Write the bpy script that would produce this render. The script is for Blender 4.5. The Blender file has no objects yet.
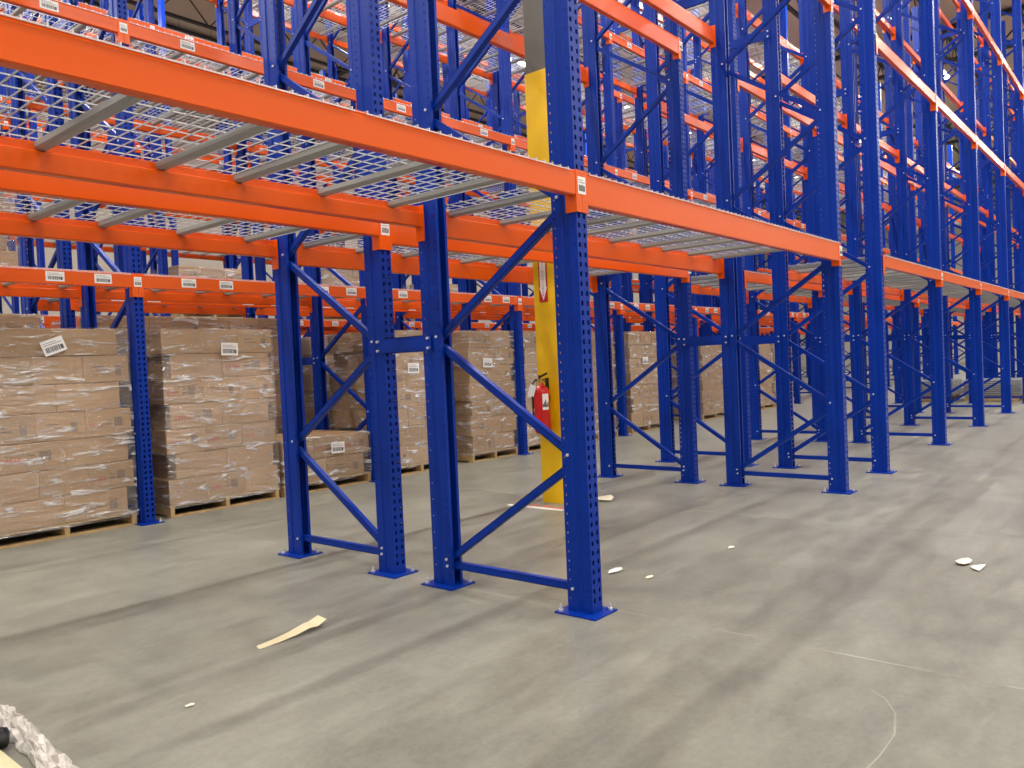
import bpy, math, random
from mathutils import Vector, Matrix
random.seed(7)
C = bpy.context.scene.collection
PI = math.pi
# ------------------------------------------------------------------ layout (metres)
CAM = dict(f=790.6, yaw=0.6974, pit=0.0256, rol=-0.0443, x=-3.4084, y=-2.369, z=1.35)
D, FL, AI, P = 1.19, 0.36, 2.28, 2.81          # frame depth, flue, aisle, bay pitch
PW, PD = 0.092, 0.160                          # upright web width and depth
PIT = 0.0508
HT = PIT*201
LV = [2.34, 4.68, 6.74, 8.95]
def level(r, li): return LV[li]+(.28 if li > 1 and r > 1 else 0)
DBL = 2*D+FL+AI
ROWY = [n//2*DBL + (n % 2)*(D+FL) for n in range(8)]
ORD = ['nearest', 'second', 'third', 'fourth', 'fifth', 'sixth', 'seventh', 'eighth', 'ninth', 'tenth', 'eleventh', 'twelfth',
       'thirteenth', 'fourteenth', 'fifteenth', 'sixteenth', 'seventeenth', 'eighteenth']
LVN = ['lowest', 'second', 'third', 'fourth']

def project(x, y, z):
    c = CAM
    v = (x-c['x'], y-c['y'], z-c['z'])
    cy, sy, cp, sp = math.cos(c['yaw']), math.sin(c['yaw']), math.cos(c['pit']), math.sin(c['pit'])
    fw = (cy*cp, sy*cp, -sp); rt = (sy, -cy, 0)
    up = (rt[1]*fw[2]-rt[2]*fw[1], rt[2]*fw[0]-rt[0]*fw[2], rt[0]*fw[1]-rt[1]*fw[0])
    a = sum(i*j for i, j in zip(v, rt)); b = sum(i*j for i, j in zip(v, up)); d = sum(i*j for i, j in zip(v, fw))
    if d < 0.3: return None
    X, Y = c['f']*a/d, -c['f']*b/d
    cr, sr = math.cos(c['rol']), math.sin(c['rol'])
    return 512+X*cr-Y*sr, 384+X*sr+Y*cr

def in_view(pts, m=70):
    """is any part of the things near the photographed field of view (used only to leave out unseen repeats)"""
    q = [project(*p) for p in pts]
    q = [p for p in q if p]
    if not q: return False
    return max(p[0] for p in q) > -m and min(p[0] for p in q) < 1024+m and max(p[1] for p in q) > -m and min(p[1] for p in q) < 768+m

# ------------------------------------------------------------------ materials
MATS = {}
def mat(name, col, rough=.5, metal=0., bump=None, var=None, spec=.5, coat=0.):
    m = bpy.data.materials.new(name); m.use_nodes = True
    nt = m.node_tree; N = nt.nodes; L = nt.links
    b = N['Principled BSDF']
    b.inputs['Base Color'].default_value = (*col, 1)
    b.inputs['Roughness'].default_value = rough
    b.inputs['Metallic'].default_value = metal
    b.inputs['Specular IOR Level'].default_value = spec
    b.inputs['Coat Weight'].default_value = coat
    b.inputs['Coat Roughness'].default_value = .25
    tc = N.new('ShaderNodeTexCoord')
    if var:
        sc, amt = var
        n = N.new('ShaderNodeTexNoise'); n.inputs['Scale'].default_value = sc; n.inputs['Detail'].default_value = 5
        L.new(tc.outputs['Object'], n.inputs['Vector'])
        mr = N.new('ShaderNodeMapRange'); mr.inputs['From Min'].default_value = .3; mr.inputs['From Max'].default_value = .7
        mr.inputs['To Min'].default_value = 1-amt; mr.inputs['To Max'].default_value = 1+amt
        L.new(n.outputs['Fac'], mr.inputs['Value'])
        vm = N.new('ShaderNodeVectorMath'); vm.operation = 'SCALE'; vm.inputs[0].default_value = col
        L.new(mr.outputs[0], vm.inputs['Scale']); L.new(vm.outputs[0], b.inputs['Base Color'])
    if bump:
        sc, st = bump
        n = N.new('ShaderNodeTexNoise'); n.inputs['Scale'].default_value = sc; n.inputs['Detail'].default_value = 3
        L.new(tc.outputs['Object'], n.inputs['Vector'])
        bp = N.new('ShaderNodeBump'); bp.inputs['Strength'].default_value = st; bp.inputs['Distance'].default_value = .01
        L.new(n.outputs['Fac'], bp.inputs['Height']); L.new(bp.outputs[0], b.inputs['Normal'])
    MATS[name] = m
    return m
M_BLUE = mat('blue_powder_coat', (.0001, .027, .285), .36, bump=(3, .12), spec=.20)
M_ORANGE = mat('orange_powder_coat', (.74, .094, .002), .27, bump=(2.5, .15), spec=.42, coat=.10)
M_GREY = mat('grey_channel_paint', (.33, .33, .31), .5)
M_WIRE = mat('zinc_wire', (.62, .63, .66), .38, metal=.5)
M_STEEL = mat('zinc_bolt', (.8, .82, .85), .3, metal=.6)
M_YEL = mat('yellow_column_wrap', (.84, .50, .002), .42, var=(4, .05))
M_COLGREY = mat('grey_column_paint', (.115, .11, .095), .55)
M_RED = mat('red_enamel', (.55, .008, .010), .25)
M_SIGNRED = mat('sign_red', (.50, .012, .02), .4)
M_WHITE = mat('white_label', (.82, .82, .80), .5)
M_INK = mat('label_ink', (.10, .10, .11), .6)
M_INKG = mat('label_grey_print', (.35, .35, .36), .6)
M_BLACK = mat('black_rubber', (.015, .015, .016), .5)
M_BRASS = mat('brass_gauge', (.55, .38, .12), .3, metal=.8)
M_WOOD = mat('pallet_wood', (.52, .36, .17), .75, var=(9, .18), bump=(40, .2))
M_TAPE = mat('carton_tape', (.40, .27, .15), .25)
M_PRINT = mat('carton_print', (.22, .15, .09), .7)
M_PRINTR = mat('carton_red_print', (.42, .13, .07), .7)
M_PAPER = mat('scrap_paper', (.75, .70, .55), .7, bump=(30, .4))
M_SHIM = mat('pale_wood_shim', (.72, .62, .40), .7)
M_DARKSTEEL = mat('dark_roof_steel', (.02, .02, .022), .6)
M_DECK = mat('beige_roof_deck', (.50, .44, .34), .8, var=(.3, .05))
M_WALL = mat('beige_wall_panel', (.46, .42, .35), .8, var=(.4, .05))
M_TAPEF = mat('red_floor_marking', (.62, .13, .09), .5)
M_TAPEW = mat('white_floor_marking', (.75, .73, .68), .5)
M_HOUSE = mat('white_fixture_housing', (.75, .75, .75), .4)

def emat():
    m = bpy.data.materials.new('lit_diffuser'); m.use_nodes = True
    b = m.node_tree.nodes['Principled BSDF']
    b.inputs['Emission Color'].default_value = (1, .97, .93, 1); b.inputs['Emission Strength'].default_value = 14
    return m
M_EMIT = emat()

def cardboard():
    m = mat('brown_cardboard', (.37, .228, .102), .72)
    nt = m.node_tree; N = nt.nodes; L = nt.links; b = N['Principled BSDF']
    oi = N.new('ShaderNodeObjectInfo'); tc = N.new('ShaderNodeTexCoord')
    n = N.new('ShaderNodeTexNoise'); n.inputs['Scale'].default_value = 7; n.inputs['Detail'].default_value = 6
    mp = N.new('ShaderNodeMapping'); mp.inputs['Scale'].default_value = (1, 1, 4)
    L.new(tc.outputs['Object'], mp.inputs[0]); L.new(mp.outputs[0], n.inputs['Vector'])
    a = N.new('ShaderNodeMath'); a.operation = 'MULTIPLY_ADD'; a.inputs[1].default_value = .28; a.inputs[2].default_value = .80
    L.new(oi.outputs['Random'], a.inputs[0])
    c = N.new('ShaderNodeMath'); c.operation = 'MULTIPLY_ADD'; c.inputs[1].default_value = .25
    L.new(n.outputs['Fac'], c.inputs[0]); L.new(a.outputs[0], c.inputs[2])
    vm = N.new('ShaderNodeVectorMath'); vm.operation = 'SCALE'; vm.inputs[0].default_value = (.37, .228, .102)
    L.new(c.outputs[0], vm.inputs['Scale']); L.new(vm.outputs[0], b.inputs['Base Color'])
    return m
M_CARD = cardboard()

def film():
    m = bpy.data.materials.new('clear_stretch_film'); m.use_nodes = True
    nt = m.node_tree; N = nt.nodes; L = nt.links
    N.remove(N['Principled BSDF'])
    out = N['Material Output']
    tc = N.new('ShaderNodeTexCoord')
    oi = N.new('ShaderNodeObjectInfo')
    ad = N.new('ShaderNodeVectorMath'); ad.operation = 'ADD'
    sc = N.new('ShaderNodeVectorMath'); sc.operation = 'SCALE'; sc.inputs[0].default_value = (9, 5, 7)
    L.new(oi.outputs['Random'], sc.inputs['Scale']); L.new(sc.outputs[0], ad.inputs[1]); L.new(tc.outputs['Object'], ad.inputs[0])
    mp = N.new('ShaderNodeMapping'); mp.inputs['Rotation'].default_value = (.0, .16, .0); mp.inputs['Scale'].default_value = (2.2, 2.2, 12)
    L.new(ad.outputs[0], mp.inputs[0])
    n = N.new('ShaderNodeTexNoise'); n.inputs['Scale'].default_value = 1.6; n.inputs['Detail'].default_value = 7; n.inputs['Roughness'].default_value = .62; n.inputs['Distortion'].default_value = .9
    L.new(mp.outputs[0], n.inputs['Vector'])
    bp = N.new('ShaderNodeBump'); bp.inputs['Strength'].default_value = 1; bp.inputs['Distance'].default_value = .06
    L.new(n.outputs['Fac'], bp.inputs['Height'])
    g = N.new('ShaderNodeBsdfGlossy'); g.inputs['Roughness'].default_value = .22; g.inputs['Color'].default_value = (.95, .95, .95, 1)
    L.new(bp.outputs[0], g.inputs['Normal'])
    t = N.new('ShaderNodeBsdfTransparent'); t.inputs['Color'].default_value = (.97, .97, .97, 1)
    df = N.new('ShaderNodeBsdfDiffuse'); df.inputs['Color'].default_value = (.93, .92, .90, 1)
    L.new(bp.outputs[0], df.inputs['Normal'])
    # highlights on the film folds, painted in as milky white diffuse streaks
    cr = N.new('ShaderNodeMapRange'); cr.inputs['From Min'].default_value = .525; cr.inputs['From Max'].default_value = .68
    cr.inputs['To Min'].default_value = .03; cr.inputs['To Max'].default_value = .85
    L.new(n.outputs['Fac'], cr.inputs['Value'])
    m1 = N.new('ShaderNodeMixShader'); L.new(cr.outputs[0], m1.inputs[0]); L.new(t.outputs[0], m1.inputs[1]); L.new(df.outputs[0], m1.inputs[2])
    m2 = N.new('ShaderNodeMixShader'); m2.inputs[0].default_value = .12
    L.new(m1.outputs[0], m2.inputs[1]); L.new(g.outputs[0], m2.inputs[2])
    L.new(m2.outputs[0], out.inputs['Surface'])
    return m
M_FILM = film()

def concrete():
    m = mat('polished_concrete', (.4, .38, .34), .4)
    nt = m.node_tree; N = nt.nodes; L = nt.links; b = N['Principled BSDF']
    tc = N.new('ShaderNodeTexCoord')
    def noise(s, d=6, r=.6, dist=0, scale=None):
        n = N.new('ShaderNodeTexNoise'); n.inputs['Scale'].default_value = s; n.inputs['Detail'].default_value = d
        n.inputs['Roughness'].default_value = r; n.inputs['Distortion'].default_value = dist
        if scale:
            mp = N.new('ShaderNodeMapping'); mp.inputs['Scale'].default_value = scale[0]; mp.inputs['Rotation'].default_value = (0, 0, scale[1])
            L.new(tc.outputs['Object'], mp.inputs[0]); L.new(mp.outputs[0], n.inputs['Vector'])
        else: L.new(tc.outputs['Object'], n.inputs['Vector'])
        return n
    n1 = noise(.9, 8, .62, .6); n2 = noise(3.2, 8, .7, .3, ((1, 2.6, 1), .5)); n3 = noise(26, 7, .8)
    r = N.new('ShaderNodeValToRGB')
    r.color_ramp.elements[0].position = .32; r.color_ramp.elements[0].color = (.142, .136, .114, 1)
    r.color_ramp.elements[1].position = .68; r.color_ramp.elements[1].color = (.270, .262, .218, 1)
    e = r.color_ramp.elements.new(.5); e.color = (.208, .202, .166, 1)
    mx = N.new('ShaderNodeMath'); mx.operation = 'MULTIPLY_ADD'; mx.inputs[1].default_value = .5
    h = N.new('ShaderNodeMath'); h.operation = 'MULTIPLY'; h.inputs[1].default_value = .5
    L.new(n2.outputs['Fac'], h.inputs[0]); L.new(n1.outputs['Fac'], mx.inputs[0]); L.new(h.outputs[0], mx.inputs[2])
    L.new(mx.outputs[0], r.inputs[0])
    mr = N.new('ShaderNodeMapRange'); mr.inputs['From Min'].default_value = .3; mr.inputs['From Max'].default_value = .7; mr.inputs['To Min'].default_value = .84; mr.inputs['To Max'].default_value = 1.14
    L.new(n3.outputs['Fac'], mr.inputs['Value'])
    vm = N.new('ShaderNodeVectorMath'); vm.operation = 'SCALE'
    L.new(r.outputs[0], vm.inputs[0]); L.new(mr.outputs[0], vm.inputs['Scale'])
    # pale chalky scuffs
    n4 = noise(1.7, 9, .75, .2, ((1.0, 6, 1), -.35))
    s = N.new('ShaderNodeMapRange'); s.inputs['From Min'].default_value = .60; s.inputs['From Max'].default_value = .74
    s.inputs['To Max'].default_value = .35
    L.new(n4.outputs['Fac'], s.inputs['Value'])
    mc = N.new('ShaderNodeMix'); mc.data_type = 'RGBA'
    L.new(s.outputs[0], mc.inputs['Factor']); L.new(vm.outputs[0], mc.inputs['A']); mc.inputs['B'].default_value = (.36, .34, .29, 1)
    L.new(mc.outputs['Result'], b.inputs['Base Color'])
    rr = N.new('ShaderNodeMapRange'); rr.inputs['To Min'].default_value = .26; rr.inputs['To Max'].default_value = .5
    L.new(n2.outputs['Fac'], rr.inputs['Value']); L.new(rr.outputs[0], b.inputs['Roughness'])
    bp = N.new('ShaderNodeBump'); bp.inputs['Strength'].default_value = .12; bp.inputs['Distance'].default_value = .01
    L.new(n3.outputs['Fac'], bp.inputs['Height']); L.new(bp.outputs[0], b.inputs['Normal'])
    b.inputs['Specular IOR Level'].default_value = .45
    return m
M_FLOOR = concrete()

# ------------------------------------------------------------------ mesh helper
class MB:
    def __init__(s): s.v = []; s.f = []; s.m = []
    def add(s, vs, fs, mi=0):
        o = len(s.v); s.v += [tuple(p) for p in vs]
        for f in fs: s.f.append(tuple(i+o for i in f)); s.m.append(mi)
    def box(s, x0, x1, y0, y1, z0, z1, mi=0):
        s.add([(x0, y0, z0), (x1, y0, z0), (x1, y1, z0), (x0, y1, z0), (x0, y0, z1), (x1, y0, z1), (x1, y1, z1), (x0, y1, z1)],
              [(0, 3, 2, 1), (4, 5, 6, 7), (0, 1, 5, 4), (1, 2, 6, 5), (2, 3, 7, 6), (3, 0, 4, 7)], mi)
    def bbox(s, x0, x1, y0, y1, z0, z1, r=.01, mi=0):
        """box with chamfered edges"""
        vs = []; idx = {}
        xs, ys, zs = (x0, x1), (y0, y1), (z0, z1)
        for i in (0, 1):
            for j in (0, 1):
                for k in (0, 1):
                    sx, sy, sz = (1, -1)[i], (1, -1)[j], (1, -1)[k]
                    X, Y, Z = xs[i], ys[j], zs[k]
                    for a, q in enumerate(((X, Y+sy*r, Z+sz*r), (X+sx*r, Y, Z+sz*r), (X+sx*r, Y+sy*r, Z))):
                        idx[i, j, k, a] = len(vs); vs.append(q)
        fs = []
        for i in (0, 1): fs.append([idx[i, j, k, 0] for j, k in ((0, 0), (1, 0), (1, 1), (0, 1))])
        for j in (0, 1): fs.append([idx[i, j, k, 1] for i, k in ((0, 0), (1, 0), (1, 1), (0, 1))])
        for k in (0, 1): fs.append([idx[i, j, k, 2] for i, j in ((0, 0), (1, 0), (1, 1), (0, 1))])
        for i in (0, 1):
            for j in (0, 1): fs.append([idx[i, j, 0, 0], idx[i, j, 1, 0], idx[i, j, 1, 1], idx[i, j, 0, 1]])
            for k in (0, 1): fs.append([idx[i, 0, k, 0], idx[i, 1, k, 0], idx[i, 1, k, 2], idx[i, 0, k, 2]])
        for j in (0, 1):
            for k in (0, 1): fs.append([idx[0, j, k, 1], idx[1, j, k, 1], idx[1, j, k, 2], idx[0, j, k, 2]])
        for i in (0, 1):
            for j in (0, 1):
                for k in (0, 1): fs.append([idx[i, j, k, a] for a in range(3)])
        s.add(vs, fs, mi)
    def prism(s, poly, axis, a, b, mi=0):
        """poly of 2D points extruded along an axis (0:x with (y,z); 1:y with (x,z); 2:z with (x,y))"""
        n = len(poly)
        def P3(p, t): return ((t, p[0], p[1]), (p[0], t, p[1]), (p[0], p[1], t))[axis]
        vs = [P3(p, a) for p in poly]+[P3(p, b) for p in poly]
        fs = [tuple(range(n)), tuple(range(n, 2*n))[::-1]]+[(i, i+n, (i+1) % n+n, (i+1) % n) for i in range(n)]
        s.add(vs, fs, mi)
    def bar(s, p0, p1, w, h, mi=0, up=(0, 0, 1)):
        a, b = Vector(p0), Vector(p1); d = (b-a).normalized(); u = Vector(up)
        if abs(d.dot(u)) > .98: u = Vector((1, 0, 0))
        r = d.cross(u).normalized(); u = r.cross(d).normalized()
        vs = [c+r*i*w/2+u*j*h/2 for c in (a, b) for i, j in ((-1, -1), (1, -1), (1, 1), (-1, 1))]
        s.add(vs, [(0, 1, 2, 3), (7, 6, 5, 4), (0, 4, 5, 1), (1, 5, 6, 2), (2, 6, 7, 3), (3, 7, 4, 0)], mi)
    def tube(s, pts, r, n=8, mi=0, cap=True):
        pts = [Vector(p) for p in pts]; rings = []
        rr = r if isinstance(r, (list, tuple)) else [r]*len(pts)
        for i, p in enumerate(pts):
            d = (pts[min(i+1, len(pts)-1)]-pts[max(i-1, 0)]).normalized()
            u = Vector((0, 0, 1)) if abs(d.z) < .95 else Vector((1, 0, 0))
            a = d.cross(u).normalized(); b = a.cross(d)
            rings.append([p+a*math.cos(2*PI*k/n)*rr[i]+b*math.sin(2*PI*k/n)*rr[i] for k in range(n)])
        vs = [q for g in rings for q in g]; fs = []
        for i in range(len(pts)-1):
            for k in range(n): fs.append((i*n+k, i*n+(k+1) % n, (i+1)*n+(k+1) % n, (i+1)*n+k))
        if cap: fs += [tuple(range(n))[::-1], tuple(range((len(pts)-1)*n, len(pts)*n))]
        s.add(vs, fs, mi)
    def mesh(s, name, mats, smooth=False):
        me = bpy.data.meshes.new(name); me.from_pydata(s.v, [], s.f)
        for m in (mats if isinstance(mats, (list, tuple)) else [mats]): me.materials.append(m)
        if any(s.m): me.polygons.foreach_set('material_index', s.m)
        if smooth: me.polygons.foreach_set('use_smooth', [True]*len(me.polygons))
        import bmesh
        bm = bmesh.new(); bm.from_mesh(me); bmesh.ops.recalc_face_normals(bm, faces=bm.faces); bm.to_mesh(me); bm.free()
        me.update()
        return me

def link(name, me, parent=None, loc=(0, 0, 0), rz=0.):
    o = bpy.data.objects.new(name, me); C.objects.link(o)
    if parent: o.parent = parent
    o.location = loc
    o.rotation_euler = (0, 0, rz)
    return o
def tag(o, label, cat, group=None, kind=None):
    o['label'] = label; o['category'] = cat
    if group: o['group'] = group
    if kind: o['kind'] = kind
    return o
def struct(name, me, loc=(0, 0, 0)):
    o = link(name, me, None, loc); o['kind'] = 'structure'; return o

# ------------------------------------------------------------------ upright profile with punched holes
def upright_mesh(detail):
    w, d = PW/2, PD
    # cross-section polyline; third value: hole type of the segment that starts here
    half = [(-w+.020, d, 0), (-w, d, 0), (-w, d-.012, 'S'), (-w, d-.021, 0), (-w, .100, 0), (-w+.007, .092, 0), (-w+.007, .060, 0), (-w, .052, 0),
            (-w, .026, 's'), (-w, .018, 0), (-w, 0, 0), (-w+.013, 0, 'T'), (-w+.031, 0, 0)]
    ty = [h[2] for h in half]
    pts = [(h[0], h[1]) for h in half]
    pts2 = [(-p[0], p[1]) for p in reversed(pts)]
    types = ty[:-1]+[0]+list(reversed(ty[:-1]))
    pts = pts+pts2
    if not detail:
        types = [0]*len(types)
    n = len(pts)
    t = .0028
    nor = []
    for i in range(n-1):
        dx, dy = pts[i+1][0]-pts[i][0], pts[i+1][1]-pts[i][1]
        l = math.hypot(dx, dy); nor.append((-dy/l, dx/l))
    inner = []
    for i in range(n):
        a = nor[max(i-1, 0)]; b = nor[min(i, n-2)]
        m = (a[0]+b[0], a[1]+b[1]); q = 1+a[0]*b[0]+a[1]*b[1]
        inner.append((pts[i][0]+m[0]/q*t, pts[i][1]+m[1]/q*t))
    mb = MB()
    def quad(i, z0, z1):
        a, b = pts[i], pts[i+1]; c, e = inner[i], inner[i+1]
        mb.add([(a[0], a[1], z0), (b[0], b[1], z0), (b[0], b[1], z1), (a[0], a[1], z1),
                (c[0], c[1], z0), (e[0], e[1], z0), (e[0], e[1], z1), (c[0], c[1], z1)], [(0, 1, 2, 3), (7, 6, 5, 4)])
    for i in range(n-1):
        if types[i] == 0: quad(i, .008, HT); continue
        lo, hi = {'T': (.013, .038), 'S': (.020, .031), 's': (.021, .029)}[types[i]]
        z = .008
        for k in range(1, int(HT/PIT)):
            a, b = k*PIT+lo, k*PIT+hi
            if types[i] == 's' and k % 2: continue
            quad(i, z, a); z = b
            p, q, c, e = pts[i], pts[i+1], inner[i], inner[i+1]
            mb.add([(p[0], p[1], a), (q[0], q[1], a), (e[0], e[1], a), (c[0], c[1], a), (p[0], p[1], b), (q[0], q[1], b), (e[0], e[1], b), (c[0], c[1], b)],
                   [(0, 1, 2, 3), (4, 7, 6, 5), (0, 3, 7, 4), (1, 5, 6, 2)])
        quad(i, z, HT)
    for i in (0, n-1):
        a, c = pts[i], inner[i]
        mb.add([(a[0], a[1], .008), (c[0], c[1], .008), (c[0], c[1], HT), (a[0], a[1], HT)], [(0, 1, 2, 3)])
    me = bpy.data.meshes.new('upright_post'); me.from_pydata(mb.v, [], mb.f); me.materials.append(M_BLUE); me.update()
    return me, mb
ME_UP, _ = upright_mesh(True)
ME_UPS, MB_UPS = upright_mesh(False)
def plate_mb():
    mb = MB(); mb.box(-.105, .105, -.055, PD+.05, 0, .009, 0)
    for x, y in ((-.078, -.028), (.078, -.028), (.078, PD+.025), (-.078, PD+.025)):
        if (x > 0) == (y > .05): continue
        mb.tube([(x, y, .009), (x, y, .02)], .014, 6, 1); mb.tube([(x, y, .02), (x, y, .045)], .007, 6, 1)
    return mb
ME_PLATE = plate_mb().mesh('base_plate', [M_BLUE, M_STEEL])
YF, YR = .125, D-.125
NODES = []
z = .15; side = 1
while z < HT-.3:
    NODES.append((side, z)); z += .685 if z > .2 else .67; side = 1-side
def brace_mb(a, b, mb=None):
    """channel brace with a bolt at each end; a, b = (y, z)"""
    mb = mb or MB()
    dy, dz = b[0]-a[0], b[1]-a[1]; l = math.hypot(dy, dz); ny, nz = -dz/l, dy/l
    h = .021
    for o, w0, w1 in ((0, -.019, -.016), (h-.0015, -.019, .019), (-h+.0015, -.019, .019)):
        if o == 0:
            vs = [(x, p[0]+ny*s*h, p[1]+nz*s*h) for p in (a, b) for x, s in ((w0, -1), (w1, -1), (w1, 1), (w0, 1))]
        else:
            vs = [(x, p[0]+ny*(o+s*.0015), p[1]+nz*(o+s*.0015)) for p in (a, b) for x, s in ((w0, -1), (w1, -1), (w1, 1), (w0, 1))]
        mb.add(vs, [(0, 3, 2, 1), (4, 5, 6, 7), (0, 1, 5, 4), (1, 2, 6, 5), (2, 3, 7, 6), (3, 0, 4, 7)])
    return mb
def bolt(mb, y, z):
    for s in (-1, 1): mb.tube([(s*(PW/2-.001), y, z), (s*(PW/2+.008), y, z)], .009, 6, 1)
BR = []   # (kind name, mesh) for the pattern that starts at the rear upright; mirrored one for the row behind
def build_braces():
    out = []
    mb = brace_mb((YF, .13), (YR, .13)); bolt(mb, YF, .13); bolt(mb, YR, .13)
    out.append(('horizontal_brace', mb))
    for i in range(len(NODES)-1):
        (s0, z0), (s1, z1) = NODES[i], NODES[i+1]
        y0, y1 = (YR if s0 else YF), (YR if s1 else YF)
        off = .03 if i else .02
        mb = brace_mb((y0, z0+off), (y1, z1-.03)); bolt(mb, y0+(-1 if s0 else 1)*-.005, z0+off)
        out.append(('diagonal_brace', mb))
    return out
BRACES = build_braces()
def flip(mb):
    n = MB(); n.v = [(v[0], D-v[1], v[2]) for v in mb.v]; n.f = list(mb.f); n.m = list(mb.m); return n
BR_A = [(n, m.mesh(n, [M_BLUE, M_STEEL])) for n, m in BRACES]
BR_B = [(n, flip(m).mesh(n, [M_BLUE, M_STEEL])) for n, m in BRACES]
# whole simplified frame for the far rows
def far_frame(mir):
    mb = MB()
    for rz, y0 in ((1, 0), (-1, D)):
        mb.add([(v[0]*rz, y0+v[1]*rz, v[2]) for v in MB_UPS.v], MB_UPS.f)
        p = plate_mb(); mb.add([(v[0]*rz, y0+v[1]*rz, v[2]) for v in p.v], p.f)
    for n, m in BRACES:
        m = flip(m) if mir else m
        mb.add(m.v, m.f)
    me = bpy.data.meshes.new('rack_frame'); me.from_pydata(mb.v, [], mb.f); me.materials.append(M_BLUE); me.update()
    return me
FAR = [far_frame(0), far_frame(1)]

ROWN = ['nearest rack row', 'second rack row, backing the nearest', 'third rack row, across the aisle', 'fourth rack row back', 'fifth rack row back',
        'sixth rack row back', 'seventh rack row back', 'eighth rack row back']
ROWS = ['nearest row', 'second row back', 'third row back', 'fourth row back', 'fifth row back', 'sixth row back', 'seventh row back', 'eighth row back']
def ks(r):
    if r < 2: return [-1.07, 0, 1.5]+list(range(2, 11))
    return list(range(-1, 15))
def fname(i):      # position along the row, counted from the frame at the left
    return 'frame beyond the photo\'s left edge' if i < 0 else ('frame nearest the camera' if i == 0 else ORD[i]+' frame along')
FRAMES = []
for r in range(8):
    idx = -1 if True else 0
    for n_, k in enumerate(ks(r)):
        x, y = k*P+PW/2, ROWY[r]
        far = r >= 6 or math.hypot(x+3.4, y+2.4) > 27
        if k > -.5 and not in_view([(x, y, 0), (x, y+D, 0), (x, y, 8), (x, y+D, 8)]) : continue
        if k < -.5 and r > 2: continue
        FRAMES.append((r, k, n_-1, x, y, far))
seen = {}
for r, k, n_, x, y, far in FRAMES:
    mir = r % 2
    lab = 'blue perforated rack frame in the %s, %s' % (ROWS[r], fname(n_))
    if r == 0 and k == 0: lab = 'blue perforated rack frame nearest the camera, in front of the yellow column'
    if far:
        o = link('rack_frame', FAR[mir], None, (x, y, 0))
        tag(o, lab, 'rack frame', 'upright frames of the pallet racks')
        continue
    e = link('rack_frame', None, None, (x, y, 0))
    tag(e, lab, 'rack frame', 'upright frames of the pallet racks')
    for rz, yy in ((0, 0), (PI, D)):
        u = link('upright_post', ME_UP, e, (0, yy, 0), rz)
        link('base_plate', ME_PLATE, u)
    for (nm, me) in (BR_B if mir else BR_A): link(nm, me, e)

# back-to-back spacers
mb = MB()
hl = FL/2
mb.box(-.045, -.041, -.075, FL+.075, -.05, .05); mb.box(-.045, -.02, 0.002, FL-.002, .046, .05); mb.box(-.045, -.02, .002, FL-.002, -.05, -.046)
for y in (-.055, FL+.055):
    for zz in (-.03, .03): mb.tube([(-.045, y, zz), (-.060, y, zz)], .009, 6, 1)
# the plate sits on the outside of the uprights
mb.v = [(v[0]-.006, v[1], v[2]) for v in mb.v]
ME_SP = mb.mesh('row_spacer', [M_BLUE, M_STEEL])
for (r, k, n_, x, y, far) in FRAMES:
    if r % 2 or far or k < 0: continue
    for zi, zz in enumerate((1.5, 5.0, 8.3)):
        if not in_view([(x, y+D, zz)], 20): continue
        o = link('row_spacer', ME_SP, None, (x, y+D, zz))
        tag(o, '%s blue spacer bar behind the %s, %s' % (['low', 'middle', 'high'][zi], ROWS[r], fname(n_)), 'spacer bar', 'spacer bars between back-to-back racks')

# ------------------------------------------------------------------ beams
def beam_mb(L, h):
    mb = MB(); c = .006
    poly = [(-.007, -h+c), (-.007, -.016), (-.004, -.012), (-.007, -.008), (-.007+c*.6, 0), (.018, 0), (.020, -.003), (.020, -.038), (.044-c, -.040), (.044, -.044), (.044, -h+c), (.044-c, -h), (-.007+c, -h)]
    mb.prism(poly, 0, .051, L-.051)
    return mb
def conn_mb(L, end):
    mb = MB(); zt, zb = .004, -.215
    x0, x1, lx = (.0012, .052, .0475) if not end else (L-.052, L-.0012, L-.052)
    mb.box(x0, x1, -.010, -.0065, zb, zt)
    mb.box(lx, lx+.0045, -.0065, .062, zb, zt)
    # open slots seen as small dark recesses
    for zz in (-.16, -.19):
        mb.tube([((x0+x1)/2, -.0101, zz), ((x0+x1)/2, -.0115, zz)], .005, 6)
    return mb
BM = {}
for nm, L, h in (('s', P, .130), ('m', 1.07*P, .130), ('l', 1.5*P, .172)):
    BM[nm] = (L, beam_mb(L, h).mesh('beam_body', M_ORANGE), conn_mb(L, 0).mesh('end_connector', M_ORANGE), conn_mb(L, 1).mesh('end_connector', M_ORANGE), beam_mb(L, h), conn_mb(L, 0), conn_mb(L, 1))
def sticker_mesh(w, h, name):
    mb = MB(); mb.box(-w/2, w/2, -.0012, 0, -h/2, h/2, 0)
    x = -w*.40
    i = 0
    rnd = random.Random(3)
    while x < w*.2:                                     # bar block
        t = w*rnd.choice((.02, .03, .05)); mb.box(x, x+t, -.0018, -.0012, -h*.34, h*.02, 1); x += t+w*.022
    mb.box(-w*.42, w*.40, -.0018, -.0012, h*.14, h*.20, 2); mb.box(-w*.42, w*.2, -.0018, -.0012, h*.28, h*.33, 2)
    mb.box(w*.27, w*.40, -.0018, -.0012, -h*.34, -h*.02, 1)
    return mb.mesh(name, [M_WHITE, M_INK, M_INKG])
ME_ST = sticker_mesh(.15, .085, 'location_label')
ME_STP = sticker_mesh(.07, .09, 'location_label')
ME_PALST = sticker_mesh(.19, .13, 'shipping_label')
ME_BAR = sticker_mesh(.085, .11, 'location_label')
beams = []
decks = []
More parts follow.
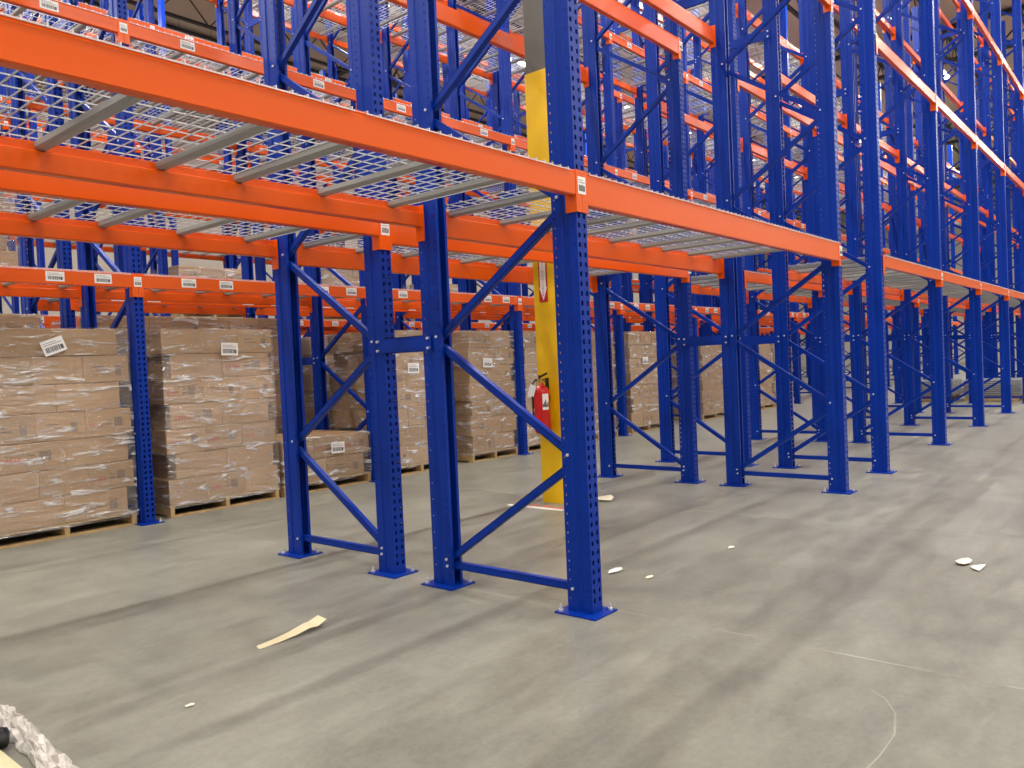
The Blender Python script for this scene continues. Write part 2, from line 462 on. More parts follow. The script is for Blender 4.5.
for r in range(8):
    kk = ks(r)
    for a, b in zip(kk[:-1], kk[1:]):
        if (a, b) == (1.5, 2): continue
        big = 'l' if b-a > 1.2 else ('m' if b-a > 1.01 else 's')
        bi = kk.index(a)                              # -1.. bay index
        for li in range(4):
            zl = level(r, li)
            for face in (0, 1):
                y = ROWY[r]+(D if face else 0)
                x0, x1 = a*P+PW/2, b*P+PW/2
                if a < -.5 and r > 2: continue
                if not in_view([(x0+(x1-x0)*t/6, y, zl+dz) for t in range(7) for dz in (0, -.13)], 10): continue
                d = math.dist(((x0+x1)/2, y, zl), (-3.4, -2.37, 1.35))
                beams.append((d, r, bi, li, face, x0, x1, y, zl, big))
            nd = 3 if big == 'l' else (0 if a < -1.01 and li else 2)
            if r < 2 and li: continue
            for q in range(nd):
                xc = a*P+PW+.0+((b-a)*P-PW)*(q+.5)/nd
                if big == 'm': xc = (-2.12, -.73)[q]
                if r == 1 and big == 'l':
                    if q == 1: xc -= .14
                    if q == 2: xc += .12
                if r == 1 and big == 'l' and abs(xc-2.75) < .69+.15: 
                    if q == 2: continue
                if a == -1 and r > 2: continue
                if not in_view([(xc+i, ROWY[r]+j, zl) for i in (-.67, 0, .67) for j in (0, .6, D)], 10): continue
                d = math.dist((xc, ROWY[r]+.6, zl), (-3.4, -2.37, 1.35))
                decks.append((d, r, bi, li, q, nd, xc, ROWY[r], zl))
beams.sort(); decks.sort()
def bayname(i):
    return 'bay at the photo\'s left edge' if i == 0 else ('first bay right of the nearest frame' if i == 1 else ORD[i-1]+' bay right of the nearest frame')
rest = MB()
STK = {0: [(-9, 0)], }
for n, (d, r, bi, li, face, x0, x1, y, zl, big) in enumerate(beams):
    L, me_b, me_c0, me_c1, mb_b, mb_c0, mb_c1 = BM[big]
    if n < 300:
        e = link('step_beam', None, None, (x0, y, zl)) if not face else link('step_beam', None, None, (x1, y, zl), PI)
        tag(e, 'orange %s beam, %s level, %s, %s' % (['front', 'rear'][face], LVN[li], ROWS[r], bayname(bi)), 'rack beam', 'orange beams of the pallet racks')
        link('beam_body', me_b, e)
        if d < 26:
            link('end_connector', me_c0, e); link('end_connector', me_c1, e)
        if not face and d < 24:
            if r >= 2:
                for xx in ((.50, .90, 2.10, 2.50) if li == 0 else (.62, 2.18)):
                    link('location_label', ME_ST, e, (xx, -.0071, -.062))
            elif r == 0 and li == 1 and False: pass
            if d < 20 and r in (0, 1, 2, 4): 
                pass
        if not face:
            link('location_label', ME_STP, e, (L-.001, -.0102, -.075))
    else:
        for m in (mb_b, mb_c0, mb_c1):
            if not face: rest.add([(v[0]+x0, v[1]+y, v[2]+zl) for v in m.v], m.f)
            else: rest.add([(x1-v[0], y-v[1], v[2]+zl) for v in m.v], m.f)
if rest.v:
    me = bpy.data.meshes.new('step_beam'); me.from_pydata(rest.v, [], rest.f); me.materials.append(M_ORANGE); me.update()
    o = link('step_beam', me); tag(o, 'remaining small orange beams of the far rack rows high up and in the distance', 'rack beams', kind='stuff')

# ------------------------------------------------------------------ wire decks
DW = 1.335
def deck_wires():
    mb = MB(); t = .0055; n = 21
    t = .0045
    for i in range(n):
        x = -DW/2+.01+(DW-.02)*i/(n-1)
        mb.box(x-t/2, x+t/2, -.013, D+.013, .0005, .0005+t)
        for y in (-.013, D+.013): mb.box(x-t/2, x+t/2, y-t/2, y+t/2, -.012, .0005+t)
    ys = [-.017, .035]+[.035+(D-.07)*j/10 for j in range(1, 11)]+[D+.017]
    for y in ys:
        zz = .0062 if 0 < y < D else -.012
        mb.box(-DW/2, DW/2, y-t/2, y+t/2, zz, zz+t)
    return mb
def deck_sup():
    mb = MB()
    w = .024; h = .037
    poly = [(-w, -.001), (-w, -h+.012), (-w+.010, -h), (w-.010, -h), (w, -h+.012), (w, -.001), (w-.003, -.001), (w-.003, -h+.012), (w-.011, -h+.003), (-w+.011, -h+.003), (-w+.003, -h+.012), (-w+.003, -.001)]
    mb.prism(poly, 1, .024, D-.024)
    return mb
MBW, MBS = deck_wires(), deck_sup()
ME_W = MBW.mesh('wire_mesh', M_WIRE); ME_S = MBS.mesh('support_channel', M_GREY)
mb = MB(); mb.add(MBW.v, MBW.f, 0)
for sx in (-.5, 0, .5): mb.add([(v[0]+sx, v[1], v[2]) for v in MBS.v], MBS.f, 1)
ME_DK = mb.mesh('wire_deck', [M_WIRE, M_GREY])
restw, rests = MB(), MB()
def deck(x, y, z, lab, parts=True, grp='wire deck panels of the pallet racks'):
    if parts:
        e = link('wire_deck', None, None, (x, y, z)); link('wire_mesh', ME_W, e)
        for sx in (-.5, 0, .5): link('support_channel', ME_S, e, (sx, 0, 0))
    else: e = link('wire_deck', ME_DK, None, (x, y, z))
    return tag(e, lab, 'wire deck', grp)
for n, (d, r, bi, li, q, nd, x, y, zl) in enumerate(decks):
    if n < 300:
        deck(x, y, zl, '%s wire deck, %s level, %s, %s' % ((['left', 'right'] if nd == 2 else ['left', 'middle', 'right'])[q], LVN[li], ROWS[r], bayname(bi)), d < 22)
    else:
        rests.add([(v[0]+x, v[1]+y, v[2]+zl) for v in mb.v], mb.f)
        rests.m[-len(mb.f):] = mb.m
if rests.v:
    me = bpy.data.meshes.new('wire_deck'); me.from_pydata(rests.v, [], rests.f); me.materials.append(M_WIRE); me.materials.append(M_GREY)
    me.polygons.foreach_set('material_index', rests.m); me.update()
    o = link('wire_deck', me); tag(o, 'remaining small wire decks of the far rack rows, seen edge on in the distance', 'wire decks', kind='stuff')

# stacks of spare decks on the floor far right
for si, (sx, sy) in enumerate(((18.1, .25), (18.1, 1.62), (18.1, -1.1))):
    for i in range(8):
        deck(sx, sy, .158+i*.046, 'loose wire deck in %s grey stack on far right floor, %s from the bottom' % (['the middle', 'the left', 'the right'][si], 'lowest' if i == 0 else ORD[i]), False, 'stacked wire decks on the floor')

# ------------------------------------------------------------------ pallets, cartons and film
def pallet_meshes():
    w, d = 1.22, 1.06
    top = MB()
    for i in range(7):
        y = .05+i*(d-.10)/6; top.box(-w/2, w/2, y-.045, y+.045, .103, .12)
    st = MB(); st.box(-.02, .02, 0, d, .017, .103)
    bot = MB()
    for y in (.045, d/2, d-.045): bot.box(-w/2, w/2, y-.045, y+.045, 0, .017)
    # stringers run front to back
    return top.mesh('deck_boards', M_WOOD), st.mesh('stringer', M_WOOD), bot.mesh('bottom_boards', M_WOOD)
ME_PT, ME_PS, ME_PB = pallet_meshes()
def pallet(x, y, lab, z=0, sx=1.):
    e = link('wooden_pallet', None, None, (x, y, z)); e.scale.x = sx; tag(e, lab, 'pallet', 'wooden pallets under the carton loads')
    link('deck_boards', ME_PT, e); link('bottom_boards', ME_PB, e)
    for sx in (-.585, 0, .585): link('stringer', ME_PS, e, (sx, 0, 0))
def carton_mesh(w, d, h, prt):
    mb = MB(); mb.bbox(-w/2, w/2, 0, d, .001, h-.003, .006, 0)
    mb.box(-w/2-.0008, w/2+.0008, d/2-.028, d/2+.028, h-.0034, h-.0022, 1)           # tape along the top seam
    for s in (-1, 1):
        x0, x1 = (-w/2-.0012, -w/2+.0002) if s < 0 else (w/2-.0002, w/2+.0012)
        mb.box(x0, x1, d/2-.028, d/2+.028, h-.07, h-.003, 1)
    if prt == 1:
        mb.box(w*.12, w*.30, -.0008, .0002, h*.35, h*.68, 2); mb.box(-w*.05, w*.08, -.0008, .0002, h*.40, h*.47, 2); mb.box(-w*.05, w*.06, -.0008, .0002, h*.55, h*.60, 2)
        for i in range(5): mb.box(-w*.42+i*w*.06, -w*.42+i*w*.06+w*.042, -.0008, .0002, h*.36, h*.52, 3)
    if prt == 2:
        mb.box(-w*.3, w*.05, -.0008, .0002, h*.42, h*.47, 2); mb.box(-w*.3, -w*.05, -.0008, .0002, h*.55, h*.60, 2); mb.box(w*.2, w*.33, -.0008, .0002, h*.25, h*.62, 2)
    return mb
LH = .245
CM = {}
for nm, w in (('s', .405), ('l', .545)):
    for p_ in (0, 1, 2):
        q_ = carton_mesh(w, .52, LH, p_); CM.setdefault(nm, []).append((w, q_.mesh('carton', [M_CARD, M_TAPE, M_PRINT, M_PRINTR]), q_))
def wrap_mesh(w, d, h, seed):
    """sagging film skin: front, sides, back and top"""
    rnd = random.Random(seed)
    mb = MB(); nx, nz = 26, 22
    per = []
    def j(): return rnd.uniform(-.003, .004)
    n1, n2 = 14, 12
    for i in range(n1): per.append((-w/2+w*i/n1, -.006, 0, -1))
    for i in range(n2): per.append((w/2+.006, d*i/n2, 1, 0))
    for i in range(n1): per.append((w/2-w*i/n1, d+.006, 0, 1))
    for i in range(n2): per.append((-w/2-.006, d-d*i/n2, -1, 0))
    n = len(per)
    for k in range(nz+1):
        for (x, y, ax, ay) in per:
            q = rnd.uniform(.001, .009)
            mb.v.append((x+ax*q, y+ay*q, h*k/nz+rnd.uniform(-.004, .004)))
    for k in range(nz):
        for i in range(n): mb.f.append((k*n+i, k*n+(i+1) % n, (k+1)*n+(i+1) % n, (k+1)*n+i)); mb.m.append(0)
    # turned-in rim on top
    o = len(mb.v)
    for (x, y, ax, ay) in per:
        s = .86; mb.v.append((x*s, d/2+(y-d/2)*s, h+rnd.uniform(.002, .012)))
    for i in range(n): mb.f.append((nz*n+i, nz*n+(i+1) % n, o+(i+1) % n, o+i)); mb.m.append(0)
    me = bpy.data.meshes.new('stretch_wrap'); me.from_pydata(mb.v, [], mb.f); me.materials.append(M_FILM); me.update()
    return me
POSW = ['left', 'middle', 'right']
CARTONS = []
def load(x0, y, layers, who, z=0., deep=2, lab=None, seed=0, wrap=True, grp='cartons on the floor pallets', sx=1.):
    """one pallet load, about 1.23 wide; the cartons are collected first and built below"""
    rnd = random.Random(seed); w = 1.225*sx; xc = x0+w/2
    pallet(xc, y, 'wooden pallet under the '+who, z, sx)
    zb = z+.121
    for l in range(layers):
        typ = 's' if (l+seed) % 2 else 'l'
        cw = CM[typ][0][0]*sx; nn = 3 if typ == 's' else 2
        sh = 0 if nn == 3 else rnd.choice((-.03, -.01, .02))*sx
        tot = cw*nn
        for dd in range(deep):
            for i in range(nn):
                c = rnd.choice(CM[typ]) if rnd.random() < .75 else CM[typ][0]
                pos = (['left', 'right'] if nn == 2 else POSW)[i]
                lb = '%s brown carton, %s layer, %s of the %s' % (pos, 'bottom' if l == 0 else ('top' if l == layers-1 else ORD[l]), 'front' if dd == 0 else 'rear', who)
                p = (xc-tot/2+cw*(i+.5)+sh, y+.004+dd*.523+rnd.uniform(0, .006), zb+l*LH)
                far = math.dist(p, (-3.4, -2.4, 1.35))+(12 if dd and not (i == 0 and seed in (1, 3, 4)) else 0)+(5 if wrap is False else 0)
                CARTONS.append((far, len(CARTONS), c, p, sx, lb, grp))
    if wrap:
        h = layers*LH+.05
        wr = link('stretch_wrap', wrap_mesh(w+.004, 1.062, h-.012, seed), None, (xc, y, z+.085))
        tag(wr, 'clear crinkled stretch film wrapped round the '+who, 'stretch wrap', 'stretch film round the carton loads')
        for (lx, lz, rot) in (lab or ()):
            q = link('shipping_label', ME_PALST, wr, (lx-xc, -.018, lz-z-.085)); q.rotation_euler = (0, rot, 0); q['label'] = 'white printed shipping label'
YC = ROWY[2]+.09
load(-1.26, YC, 7, 'load at the photo\'s left edge', seed=0, lab=[(-.68, 1.68, -.35)])
load(.28, YC, 7, 'load just right of the left front post', seed=1, lab=[(.99, 1.63, .03)])
load(1.565, YC, 2, 'low two-layer load', seed=2, lab=[(2.3, .47, .02)])
load(3.03, YC, 7, 'tall load behind the low spacer bar', seed=3, lab=[(3.55, 1.35, .02)])
load(4.60, YC, 7, 'tall load left of the yellow column', seed=4, lab=[(4.98, 1.38, .05)], sx=.81)
load(5.80, YC, 7, 'load behind the yellow column', seed=5)
load(7.13, YC, 7, 'load just right of the nearest upright', seed=6)
load(8.82, YC, 7, 'load seen between the second row frames', seed=7, lab=[(9.35, 1.3, .0)])
load(11.62, YC, 6, 'load behind the second spacer bar', seed=8)
load(14.2, YC, 6, 'distant load in the fifth bay', seed=9)
load(15.5, YC, 6, 'distant load right of the fifth bay one', seed=10)
YD = ROWY[3]+.06
for i, (x, n) in enumerate(((-1.45, 8), (.27, 8), (1.50, 8), (3.1, 7), (4.36, 7), (5.86, 7), (7.10, 7), (8.75, 7))):
    load(x, YD, n, '%s load in the fourth row' % (['first']+ORD[1:])[i], deep=1, seed=20+i, grp='cartons in the fourth row')
load(-1.62, YD, 4, 'raised load behind the left stickers', z=LV[0]+.012, deep=1, seed=31, grp='cartons on the lowest decks')
for i, x in enumerate((3.1, 5.9, 8.7, 14.3)):
    load(x, ROWY[4]+.06, 3+(i % 2), '%s raised load of the fifth row' % (['first']+ORD[1:])[i], z=LV[0]+.012, deep=1, seed=33+i, grp='cartons on the lowest decks')
for i, x in enumerate((3.1, 5.9, 7.15, 9.95, 12.75)):
    load(x, ROWY[4]+.06, 6, '%s floor load of the fifth row' % (['first']+ORD[1:])[i], deep=1, seed=45+i, grp='cartons in the fifth row', wrap=False)
for i, yy in enumerate((.32, 1.69, -1.03)):
    pallet(18.1, yy, 'wooden pallet under the %s stack of grey decks at far right' % ['middle', 'left', 'right'][i])
CARTONS.sort(key=lambda c: c[:2])
restc = MB()
for n, (_, _, c, p, sx, lb, grp) in enumerate(CARTONS):
    if n < 300:
        o = link('carton', c[1], None, p, random.uniform(-.002, .002)); o.scale.x = sx
        tag(o, lb, 'carton', grp)
    else:
        restc.add([(v[0]*sx+p[0], v[1]+p[1], v[2]+p[2]) for v in c[2].v], c[2].f); restc.m[-len(c[2].f):] = c[2].m
o = link('carton', restc.mesh('carton', [M_CARD, M_TAPE, M_PRINT, M_PRINTR])); tag(o, 'remaining brown cartons at the back of the loads and in the distance', 'cartons', kind='stuff')

# ------------------------------------------------------------------ yellow column, sign, extinguisher
cx0, cx1, cy0, cy1 = 2.6, 2.9, 2.03, 2.35
mb = MB(); r = .02
def rsq(x0, x1, y0, y1, r):
    out = []
    for (cx, cy, a0) in ((x1-r, y1-r, 0), (x0+r, y1-r, 90), (x0+r, y0+r, 180), (x1-r, y0+r, 270)):
        for k in range(4): a = math.radians(a0+30*k); out.append((cx+r*math.cos(a), cy+r*math.sin(a)))
    return out
col = link('building_column', None, None, ((cx0+cx1)/2, (cy0+cy1)/2, 0)); tag(col, 'square building column, yellow guard below and grey paint above, standing behind nearest frame', 'column')
ox, oy = (cx0+cx1)/2, (cy0+cy1)/2
mb.prism(rsq(cx0+.008-ox, cx1-.008-ox, cy0+.008-oy, cy1-.008-oy, r), 2, 4.05, 11.6); link('column_shaft', mb.mesh('column_shaft', M_COLGREY), col)['label'] = 'grey painted upper shaft'
mb = MB(); mb.prism(rsq(cx0-ox, cx1-ox, cy0-oy, cy1-oy, r), 2, 0, 4.10); link('column_guard', mb.mesh('column_guard', M_YEL), col)['label'] = 'bright yellow lower guard'
# sign
SY, SX = 2.222, cx0-.003
sg = link('fire_extinguisher_sign', None, None, (SX, SY, 1.925)); tag(sg, 'red and white vertical arrow sign on the yellow column above the extinguisher', 'sign')
mb = MB(); mb.box(-.002, .0025, -.058, .058, 0, .60); link('sign_panel', mb.mesh('sign_panel', M_SIGNRED), sg)
sg.scale = (1, .86, 1)
mb = MB()
mb.prism([(-.040, .14), (.040, .14), (.040, .592), (-.040, .592)], 0, -.003, -.002)
mb.prism([(0, .012), (.054, .14), (-.054, .14)], 0, -.003, -.002)
link('arrow', mb.mesh('arrow', M_WHITE), sg)
def text_mesh(body, size, name, m):
    cu = bpy.data.curves.new(name, 'FONT'); cu.body = body; cu.size = size; cu.align_x = 'CENTER'; cu.align_y = 'CENTER'; cu.extrude = .0004
    tmp = bpy.data.objects.new(name, cu); C.objects.link(tmp)
    bpy.context.view_layer.update()
    me = bpy.data.meshes.new_from_object(tmp.evaluated_get(bpy.context.evaluated_depsgraph_get()))
    bpy.data.objects.remove(tmp); me.materials.clear(); me.materials.append(m); return me
word = 'FIRE EXTINGUISHER'
for i, ch in enumerate(word):
    if ch == ' ': continue
    o = link('sign_letter', text_mesh(ch, .040, 'sign_letter', M_SIGNRED), sg, (-.0038, 0, .568-i*.0315)); o.rotation_euler = (PI/2, 0, -PI/2)

# extinguisher (hangs on the column's near side)
ex, ey, ez = cx0-.095, 2.225, .68
fe = link('fire_extinguisher', None, None, (ex, ey, ez)); tag(fe, 'red fire extinguisher with black hose hung on the yellow column', 'fire extinguisher')
def lathe(prof, n=24, mi=0):
    mb = MB()
    for (r, z) in prof:
        for k in range(n): mb.v.append((r*math.cos(2*PI*k/n), r*math.sin(2*PI*k/n), z))
    for i in range(len(prof)-1):
        for k in range(n): mb.f.append((i*n+k, i*n+(k+1) % n, (i+1)*n+(k+1) % n, (i+1)*n+k)); mb.m.append(mi)
    mb.f.append(tuple(range(n))[::-1]); mb.m.append(mi); mb.f.append(tuple(range((len(prof)-1)*n, len(prof)*n))); mb.m.append(mi)
    return mb
link('cylinder_body', lathe([(.06, 0), (.072, .008), (.076, .02), (.076, .38), (.070, .41), (.052, .435), (.03, .447), (.022, .455), (.022, .475)]).mesh('cylinder_body', M_RED, True), fe)
mb = MB(); n = 14
for zz in (.225, .375):
    for k in range(n+1):
        a = math.radians(222+k*48/n); mb.v.append((.0775*math.cos(a), .0775*math.sin(a), zz))
for k in range(n): mb.f.append((k, k+1, n+1+k+1, n+1+k)); mb.m.append(0)
link('instruction_label', mb.mesh('instruction_label', M_WHITE), fe)['label'] = 'white instruction label'
mb = MB()
for k in range(5):
    a = math.radians(227+k*9); c, s_ = math.cos(a), math.sin(a)
    mb.bar((.0785*c, .0785*s_, .25), (.0785*c, .0785*s_, .25+.03+.02*(k % 3)), .011, .001, up=(c, s_, 0))
link('label_print', mb.mesh('label_print', M_INK), fe)
mb = MB(); mb.tube([(0, 0, .475), (0, 0, .515)], .02, 12); mb.tube([(0, 0, .50), (0, .035, .50)], .012, 10)
link('valve', mb.mesh('valve', M_BRASS), fe)
mb = MB(); mb.bar((0, .02, .505), (0, -.085, .515), .024, .010); mb.bar((0, .02, .53), (0, -.07, .565), .026, .014); mb.bar((0, .02, .515), (0, .02, .55), .02, .01)
link('handle', mb.mesh('handle', M_BLACK), fe)
mb = MB(); mb.tube([(0, .03, .50), (-.005, .065, .51), (-.01, .098, .46), (-.01, .105, .38), (-.01, .10, .28), (-.01, .10, .2)], .010, 8); mb.tube([(-.01, .10, .2), (-.01, .10, .10)], [.012, .017], 10)
link('hose', mb.mesh('hose', M_BLACK, True), fe)
mb = MB(); mb.box(-.013, .015, .085, .112, .205, .235); link('hose_tip_band', mb.mesh('hose_tip_band', M_WHITE), fe)
mb = MB(); mb.box(-.0005, .0005, -.036, .036, -.105, 0); mb.tube([(0, 0, 0), (0, -.01, .035)], .0015, 5)
t = link('inspection_tag', mb.mesh('inspection_tag', M_WHITE), fe, (-.083, .03, .46)); t.rotation_euler = (.35, 0, 0); t['label'] = 'white inspection tag'
mb = MB(); mb.box(.070, .0945, -.03, .03, .30, .36); mb.tube([(.03, 0, .49), (.094, 0, .49)], .006, 6); mb.box(.088, .0945, -.02, .02, .28, .52)
link('wall_bracket', mb.mesh('wall_bracket', M_BLACK), fe)

# floor markings around the column
mb = MB()
mb.box(2.30, 2.36, 1.9, 2.55, .0005, .002, 0)
o = link('floor_tape', mb.mesh('floor_tape', M_TAPEW)); tag(o, 'white floor tape strip in front of the yellow column', 'floor tape')
mb = MB()
for i in range(4): mb.prism([(2.37, 1.98+i*.15), (2.45, 1.94+i*.15), (2.45, 2.01+i*.15), (2.37, 2.05+i*.15)], 2, .0005, .002)
o = link('floor_tape', mb.mesh('floor_tape', M_TAPEF)); tag(o, 'red dashed floor marking at the foot of the yellow column', 'floor tape')

# ------------------------------------------------------------------ litter on the floor
def scrap(name, pts, h, m, lab, cat, seed=1):
    rnd = random.Random(seed); mb = MB()
    cx = sum(p[0] for p in pts)/len(pts); cy = sum(p[1] for p in pts)/len(pts)
    n = len(pts)
    top = [(p[0]-cx, p[1]-cy, h*rnd.uniform(.4, 1)+.003) for p in pts]; low = [(p[0], p[1], p[2]-.0025) for p in top]
    low = [(p[0], p[1], max(.0005, p[2])) for p in low]
    vs = top+[(0, 0, h*.35+.004)]+low+[(0, 0, .001)]
    fs = []
    for i in range(n):
        j = (i+1) % n; fs += [(i, j, n), (n+1+j, n+1+i, 2*n+1), (i, n+1+i, n+1+j, j)]
    mb.add(vs, fs)
    return tag(link(name, mb.mesh(name, m), None, (cx, cy, 0)), lab, cat)
# long curled paper strip / shim
mb = MB(); path = [(-.20, -.03, .006), (-.10, -.02, .012), (0, 0, .020), (.08, .012, .035), (.13, .035, .028), (.19, .05, .045)]
W = [.010, .016, .022, .026, .034, .030]
for (p, w) in zip(path, W):
    for s in (-1, 1): mb.v.append((p[0]-s*w*.3, p[1]+s*w, p[2]+s*.006))
m0 = len(mb.v)
mb.v += [(v[0], v[1], v[2]-.003) for v in mb.v]
for i in range(len(path)-1):
    a = 2*i; mb.f += [(a, a+1, a+3, a+2), (m0+a+2, m0+a+3, m0+a+1, m0+a), (a, a+2, m0+a+2, m0+a), (a+1, m0+a+1, m0+a+3, a+3)]; mb.m += [0]*4
o = link('paper_strip', mb.mesh('paper_strip', M_SHIM), None, (-1.08, 1.12, 0), -.16); tag(o, 'long curled cream paper strip lying alone on the floor front left', 'paper strip')
SCR = [((615, 572), (.80, .37), .05, 'small pale scrap just right of the nearest frame foot'), ((650, 578), (.79, .12), .03, 'tiny pale scrap further right of the nearest frame foot'),
       ((730, 548), (1.73, .02), .035, 'small white scrap in the middle of the floor'), ((968, 563), (2.05, -1.36), .075, 'crumpled white paper scrap at the far right of the floor'),
       ((978, 568), (1.95, -1.45), .065, 'torn cream paper scrap beside the crumpled white one'), ((190, 706), (-1.83, .76), .02, 'tiny white scrap near the lower left corner')]
for i, (_, (x, y), s, lab) in enumerate(SCR):
    rnd = random.Random(i+5); k = 7
    pts = [(x+s*(1+.5*rnd.random())*math.cos(2*PI*j/k)*rnd.uniform(.6, 1.3), y+s*.6*math.sin(2*PI*j/k)*rnd.uniform(.6, 1.3)) for j in range(k)]
    scrap('paper_scrap', pts, s*.25, M_PAPER if i % 2 else M_WHITE, lab, 'paper scrap', i)
scrap('cardboard_scrap', [(2.83, 1.99), (2.88, 1.74), (3.07, 1.83), (3.12, 1.9)], .02, M_PAPER, 'cream cardboard corner lying right behind the nearest upright', 'cardboard scrap', 9)

# low clutter in the bottom left corner: guessed film heap, board and rubber blocks
mb = MB(); rnd = random.Random(11); nx, ny = 10, 26
for i in range(nx+1):
    for j in range(ny+1):
        e = 0 if i in (0, nx) or j in (0, ny) else 1
        mb.v.append((-2.44+.07*(j/ny)+.095*i/nx+rnd.uniform(-.008, .008), .35+1.05*j/ny+rnd.uniform(-.012, .012), .004+e*rnd.uniform(.004, .035)))
for i in range(nx):
    for j in range(ny): a = i*(ny+1)+j; mb.f.append((a, a+1, a+ny+2, a+ny+1)); mb.m.append(0)
M_HEAP = mat('crumpled_white_film', (.58, .54, .49), .5, var=(18, .25), bump=(25, .6))
o = link('plastic_film_heap', mb.mesh('plastic_film_heap', M_HEAP)); tag(o, 'crumpled whitish plastic film heaped along the floor in bottom left corner', 'plastic film')
mb = MB(); mb.bbox(-2.75, -2.462, .3, 1.32, 0, .035, .004); M_PLY = mat('pale_plywood', (.55, .50, .30), .7, var=(5, .15))
o = link('wooden_board', mb.mesh('wooden_board', M_PLY)); tag(o, 'pale wooden board on the floor beside the film heap, bottom left corner', 'board')
for (y0, y1, lab) in ((.98, 1.08, 'nearer'), (1.14, 1.24, 'farther')):
    mb = MB(); mb.tube([(-2.445, y0, .030), (-2.425, (y0+y1)/2, .045), (-2.435, y1, .030)], .028, 8)
    o = link('black_block', mb.mesh('black_block', M_BLACK, True)); tag(o, '%s small black rubber block at the bottom left corner' % lab, 'rubber block')

# ------------------------------------------------------------------ building shell
X0, X1, Y0, Y1, ZC = -14, 62, -14, 27, 12.2
mb = MB(); mb.add([(X0, Y0, 0), (X1, Y0, 0), (X1, Y1, 0), (X0, Y1, 0), (X0, Y0, -.2), (X1, Y0, -.2), (X1, Y1, -.2), (X0, Y1, -.2)], [(0, 1, 2, 3), (7, 6, 5, 4), (0, 4, 5, 1), (1, 5, 6, 2), (2, 6, 7, 3), (3, 7, 4, 0)])
struct('floor', mb.mesh('floor', M_FLOOR))
# saw-cut joints filled with pale sealant
M_JOINT = mat('joint_sealant', (.30, .28, .24), .7, var=(3, .3))
for i, (a, b, ax) in enumerate(((8.4, 0, 'x'), (.16, 0, 'y'), (2.88, 0, 'y'), (12.0, 0, 'y'), (21.0, 0, 'y'))):
    mb = MB()
    if ax == 'x': mb.box(X0+.1, X1-.1, a-.004, a+.004, -.002, .0006)
    else: mb.box(a-.004, a+.004, Y0+.1, Y1-.1, -.002, .0006)
    struct('trim_%d' % (i+1), mb.mesh('trim', M_JOINT))
mb = MB(); mb.box(X0, X1, Y0, Y1, ZC, ZC+.15); struct('ceiling', mb.mesh('ceiling', M_DECK))
mb = MB(); mb.box(X0, X1, Y1, Y1+.2, 0, ZC+.15); struct('wall_back', mb.mesh('wall_back', M_WALL))
mb = MB(); mb.box(X1, X1+.2, Y0, Y1, 0, ZC+.15); struct('wall_right', mb.mesh('wall_right', M_WALL))
mb = MB(); mb.box(X0-.2, X0, Y0, Y1, 0, ZC+.15); struct('wall_left', mb.mesh('wall_left', M_WALL))
mb = MB(); mb.box(X0, X1, Y0-.2, Y0, 0, ZC+.15); struct('wall_front', mb.mesh('wall_front', M_WALL))
# open-web roof joists along the building, girders across
def truss(p0, p1, h, step, t):
    mb = MB(); a, b = Vector(p0), Vector(p1); L = (b-a).length; d = (b-a)/L; n = int(L/step)
    up = Vector((0, 0, h))
    mb.bar(a, b, t*1.6, t); mb.bar(a+up, b+up, t*1.6, t)
    for i in range(n):
        q0 = a+d*(L*i/n); q1 = a+d*(L*(i+.5)/n)+up; q2 = a+d*(L*(i+1)/n)
        mb.bar(q0, q1, t*.4, t*.4); mb.bar(q1, q2, t*.4, t*.4)
    return mb
tn = 7
mb = MB(); pth = [(-.16, -1.43), (-.22, -1.50), (-.33, -1.56), (-.50, -1.60), (-.68, -1.60), (-.9, -1.58)]
for a, b in zip(pth[:-1], pth[1:]): mb.bar((*a, 0), (*b, 0), .006, .0012)
struct('trim_6', mb.mesh('trim', M_JOINT))
y = 1.0
while y < Y1-1:
    struct('trim_%d' % tn, truss((X0, y, 11.3), (X1, y, 11.3), .82, 1.5, .07).mesh('trim', M_DARKSTEEL)); tn += 1; y += 2.5
for x in (2.75, 15, 27.3, 39.6, 52):
    struct('trim_%d' % tn, truss((x, Y0, 11.0), (x, Y1, 11.0), 1.1, 2.2, .12).mesh('trim', M_DARKSTEEL)); tn += 1

# ------------------------------------------------------------------ lights
mbh = MB(); mbh.prism([(-.11, 0), (.11, 0), (.07, .07), (-.07, .07)], 0, -.75, .75)
ME_H = mbh.mesh('housing', M_HOUSE)
mbd = MB(); mbd.box(-.72, .72, -.095, .095, -.012, -.001); ME_D = mbd.mesh('diffuser', M_EMIT)
mbr = MB(); mbr.tube([(-.5, 0, .07), (-.5, 0, .62)], .006, 5); mbr.tube([(.5, 0, .07), (.5, 0, .62)], .006, 5); ME_R = mbr.mesh('hanger_rod', M_DARKSTEEL)
ld = bpy.data.lights.new('lamp', 'AREA'); ld.shape = 'RECTANGLE'; ld.size = 1.44; ld.size_y = .19; ld.energy = 330; ld.color = (1, .965, .91)
ld2 = ld.copy(); ld2.energy = 205
ld.energy = 380
AISLES = [(-12.0, 'outer loading side, added fill'), (-9.2, 'loading side, added fill'), (-6.6, 'inner loading side, added fill'), (-4.0, 'lane behind camera, added fill'), (-1.5, 'front aisle'), (ROWY[2]-AI/2, 'second aisle'), (ROWY[4]-AI/2, 'third aisle'), (ROWY[6]-AI/2, 'fourth aisle'), (ROWY[7]+D+2, 'rearmost aisle')]  # first four rows are unseen, added to soften the beam shadows
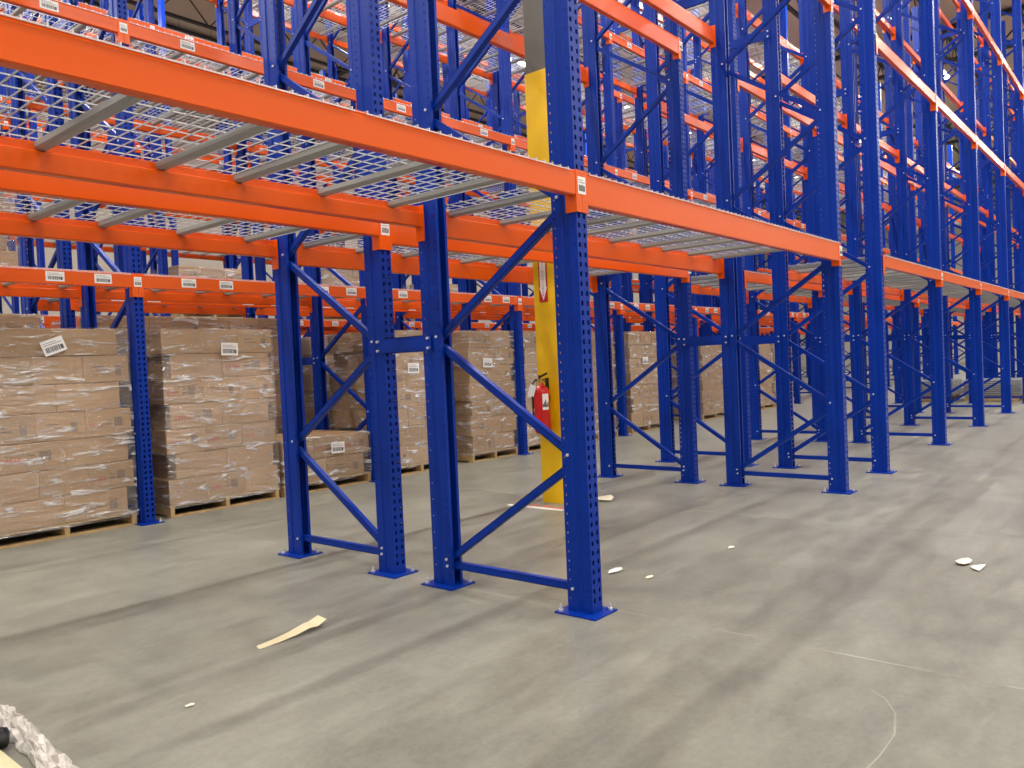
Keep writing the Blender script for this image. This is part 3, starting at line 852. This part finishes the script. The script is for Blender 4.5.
for ai, (ly, nm) in enumerate(AISLES):
    for i in range(10):
        lx = -9.5+i*6.2+(ai % 2)*1.6
        e = link('ceiling_light', None, None, (lx, ly, 11.22)); 
        tag(e, 'long white strip light hung over the %s, %s from the left' % (nm, (['first']+ORD[1:])[i]), 'ceiling light', 'strip lights under the roof')
        if ai < 5: e.rotation_euler = (0, 0, PI/2)  # rows on the camera side turned crosswise to blur the beam shadows
        link('housing', ME_H, e); link('diffuser', ME_D, e); link('hanger_rod', ME_R, e)
        lo = bpy.data.objects.new('lamp', ld if ai > 4 else ld2); C.objects.link(lo); lo.parent = e; lo.location = (0, 0, -.03)
w = bpy.data.worlds.new('World'); bpy.context.scene.world = w; w.use_nodes = True
w.node_tree.nodes['Background'].inputs[0].default_value = (.8, .85, .9, 1); w.node_tree.nodes['Background'].inputs[1].default_value = .3

# ------------------------------------------------------------------ camera
c = CAM
cd = bpy.data.cameras.new('Camera'); cam = bpy.data.objects.new('Camera', cd); C.objects.link(cam)
cd.sensor_width = 36; cd.lens = c['f']/1024*36; cd.clip_start = .05; cd.clip_end = 300
cy, sy, cp, sp = math.cos(c['yaw']), math.sin(c['yaw']), math.cos(c['pit']), math.sin(c['pit'])
fw = Vector((cy*cp, sy*cp, -sp)); rt = Vector((sy, -cy, 0)); up = rt.cross(fw)
cr, sr = math.cos(c['rol']), math.sin(c['rol'])
# picture axes: px = a*cr + b*sr (b upward), rolled
R = rt*cr+up*sr*1.0
# image x axis in camera terms: dX=cr*a + sr*b_up ; dY(down)= a*sr - b_up*cr
xax = rt*cr+up*sr; yax = up*cr-rt*sr
m = Matrix((xax, yax, -fw)).transposed().to_4x4(); m.translation = (c['x'], c['y'], c['z'])
cam.matrix_world = m
sc = bpy.context.scene; sc.camera = cam
sc.view_settings.view_transform = 'Standard'; sc.view_settings.look = 'None'; sc.view_settings.exposure = -0.1; sc.view_settings.gamma = 1
sc.view_settings.use_curve_mapping = False
sc.cycles.use_denoising = True
sc.cycles.max_bounces = 8; sc.cycles.transparent_max_bounces = 16
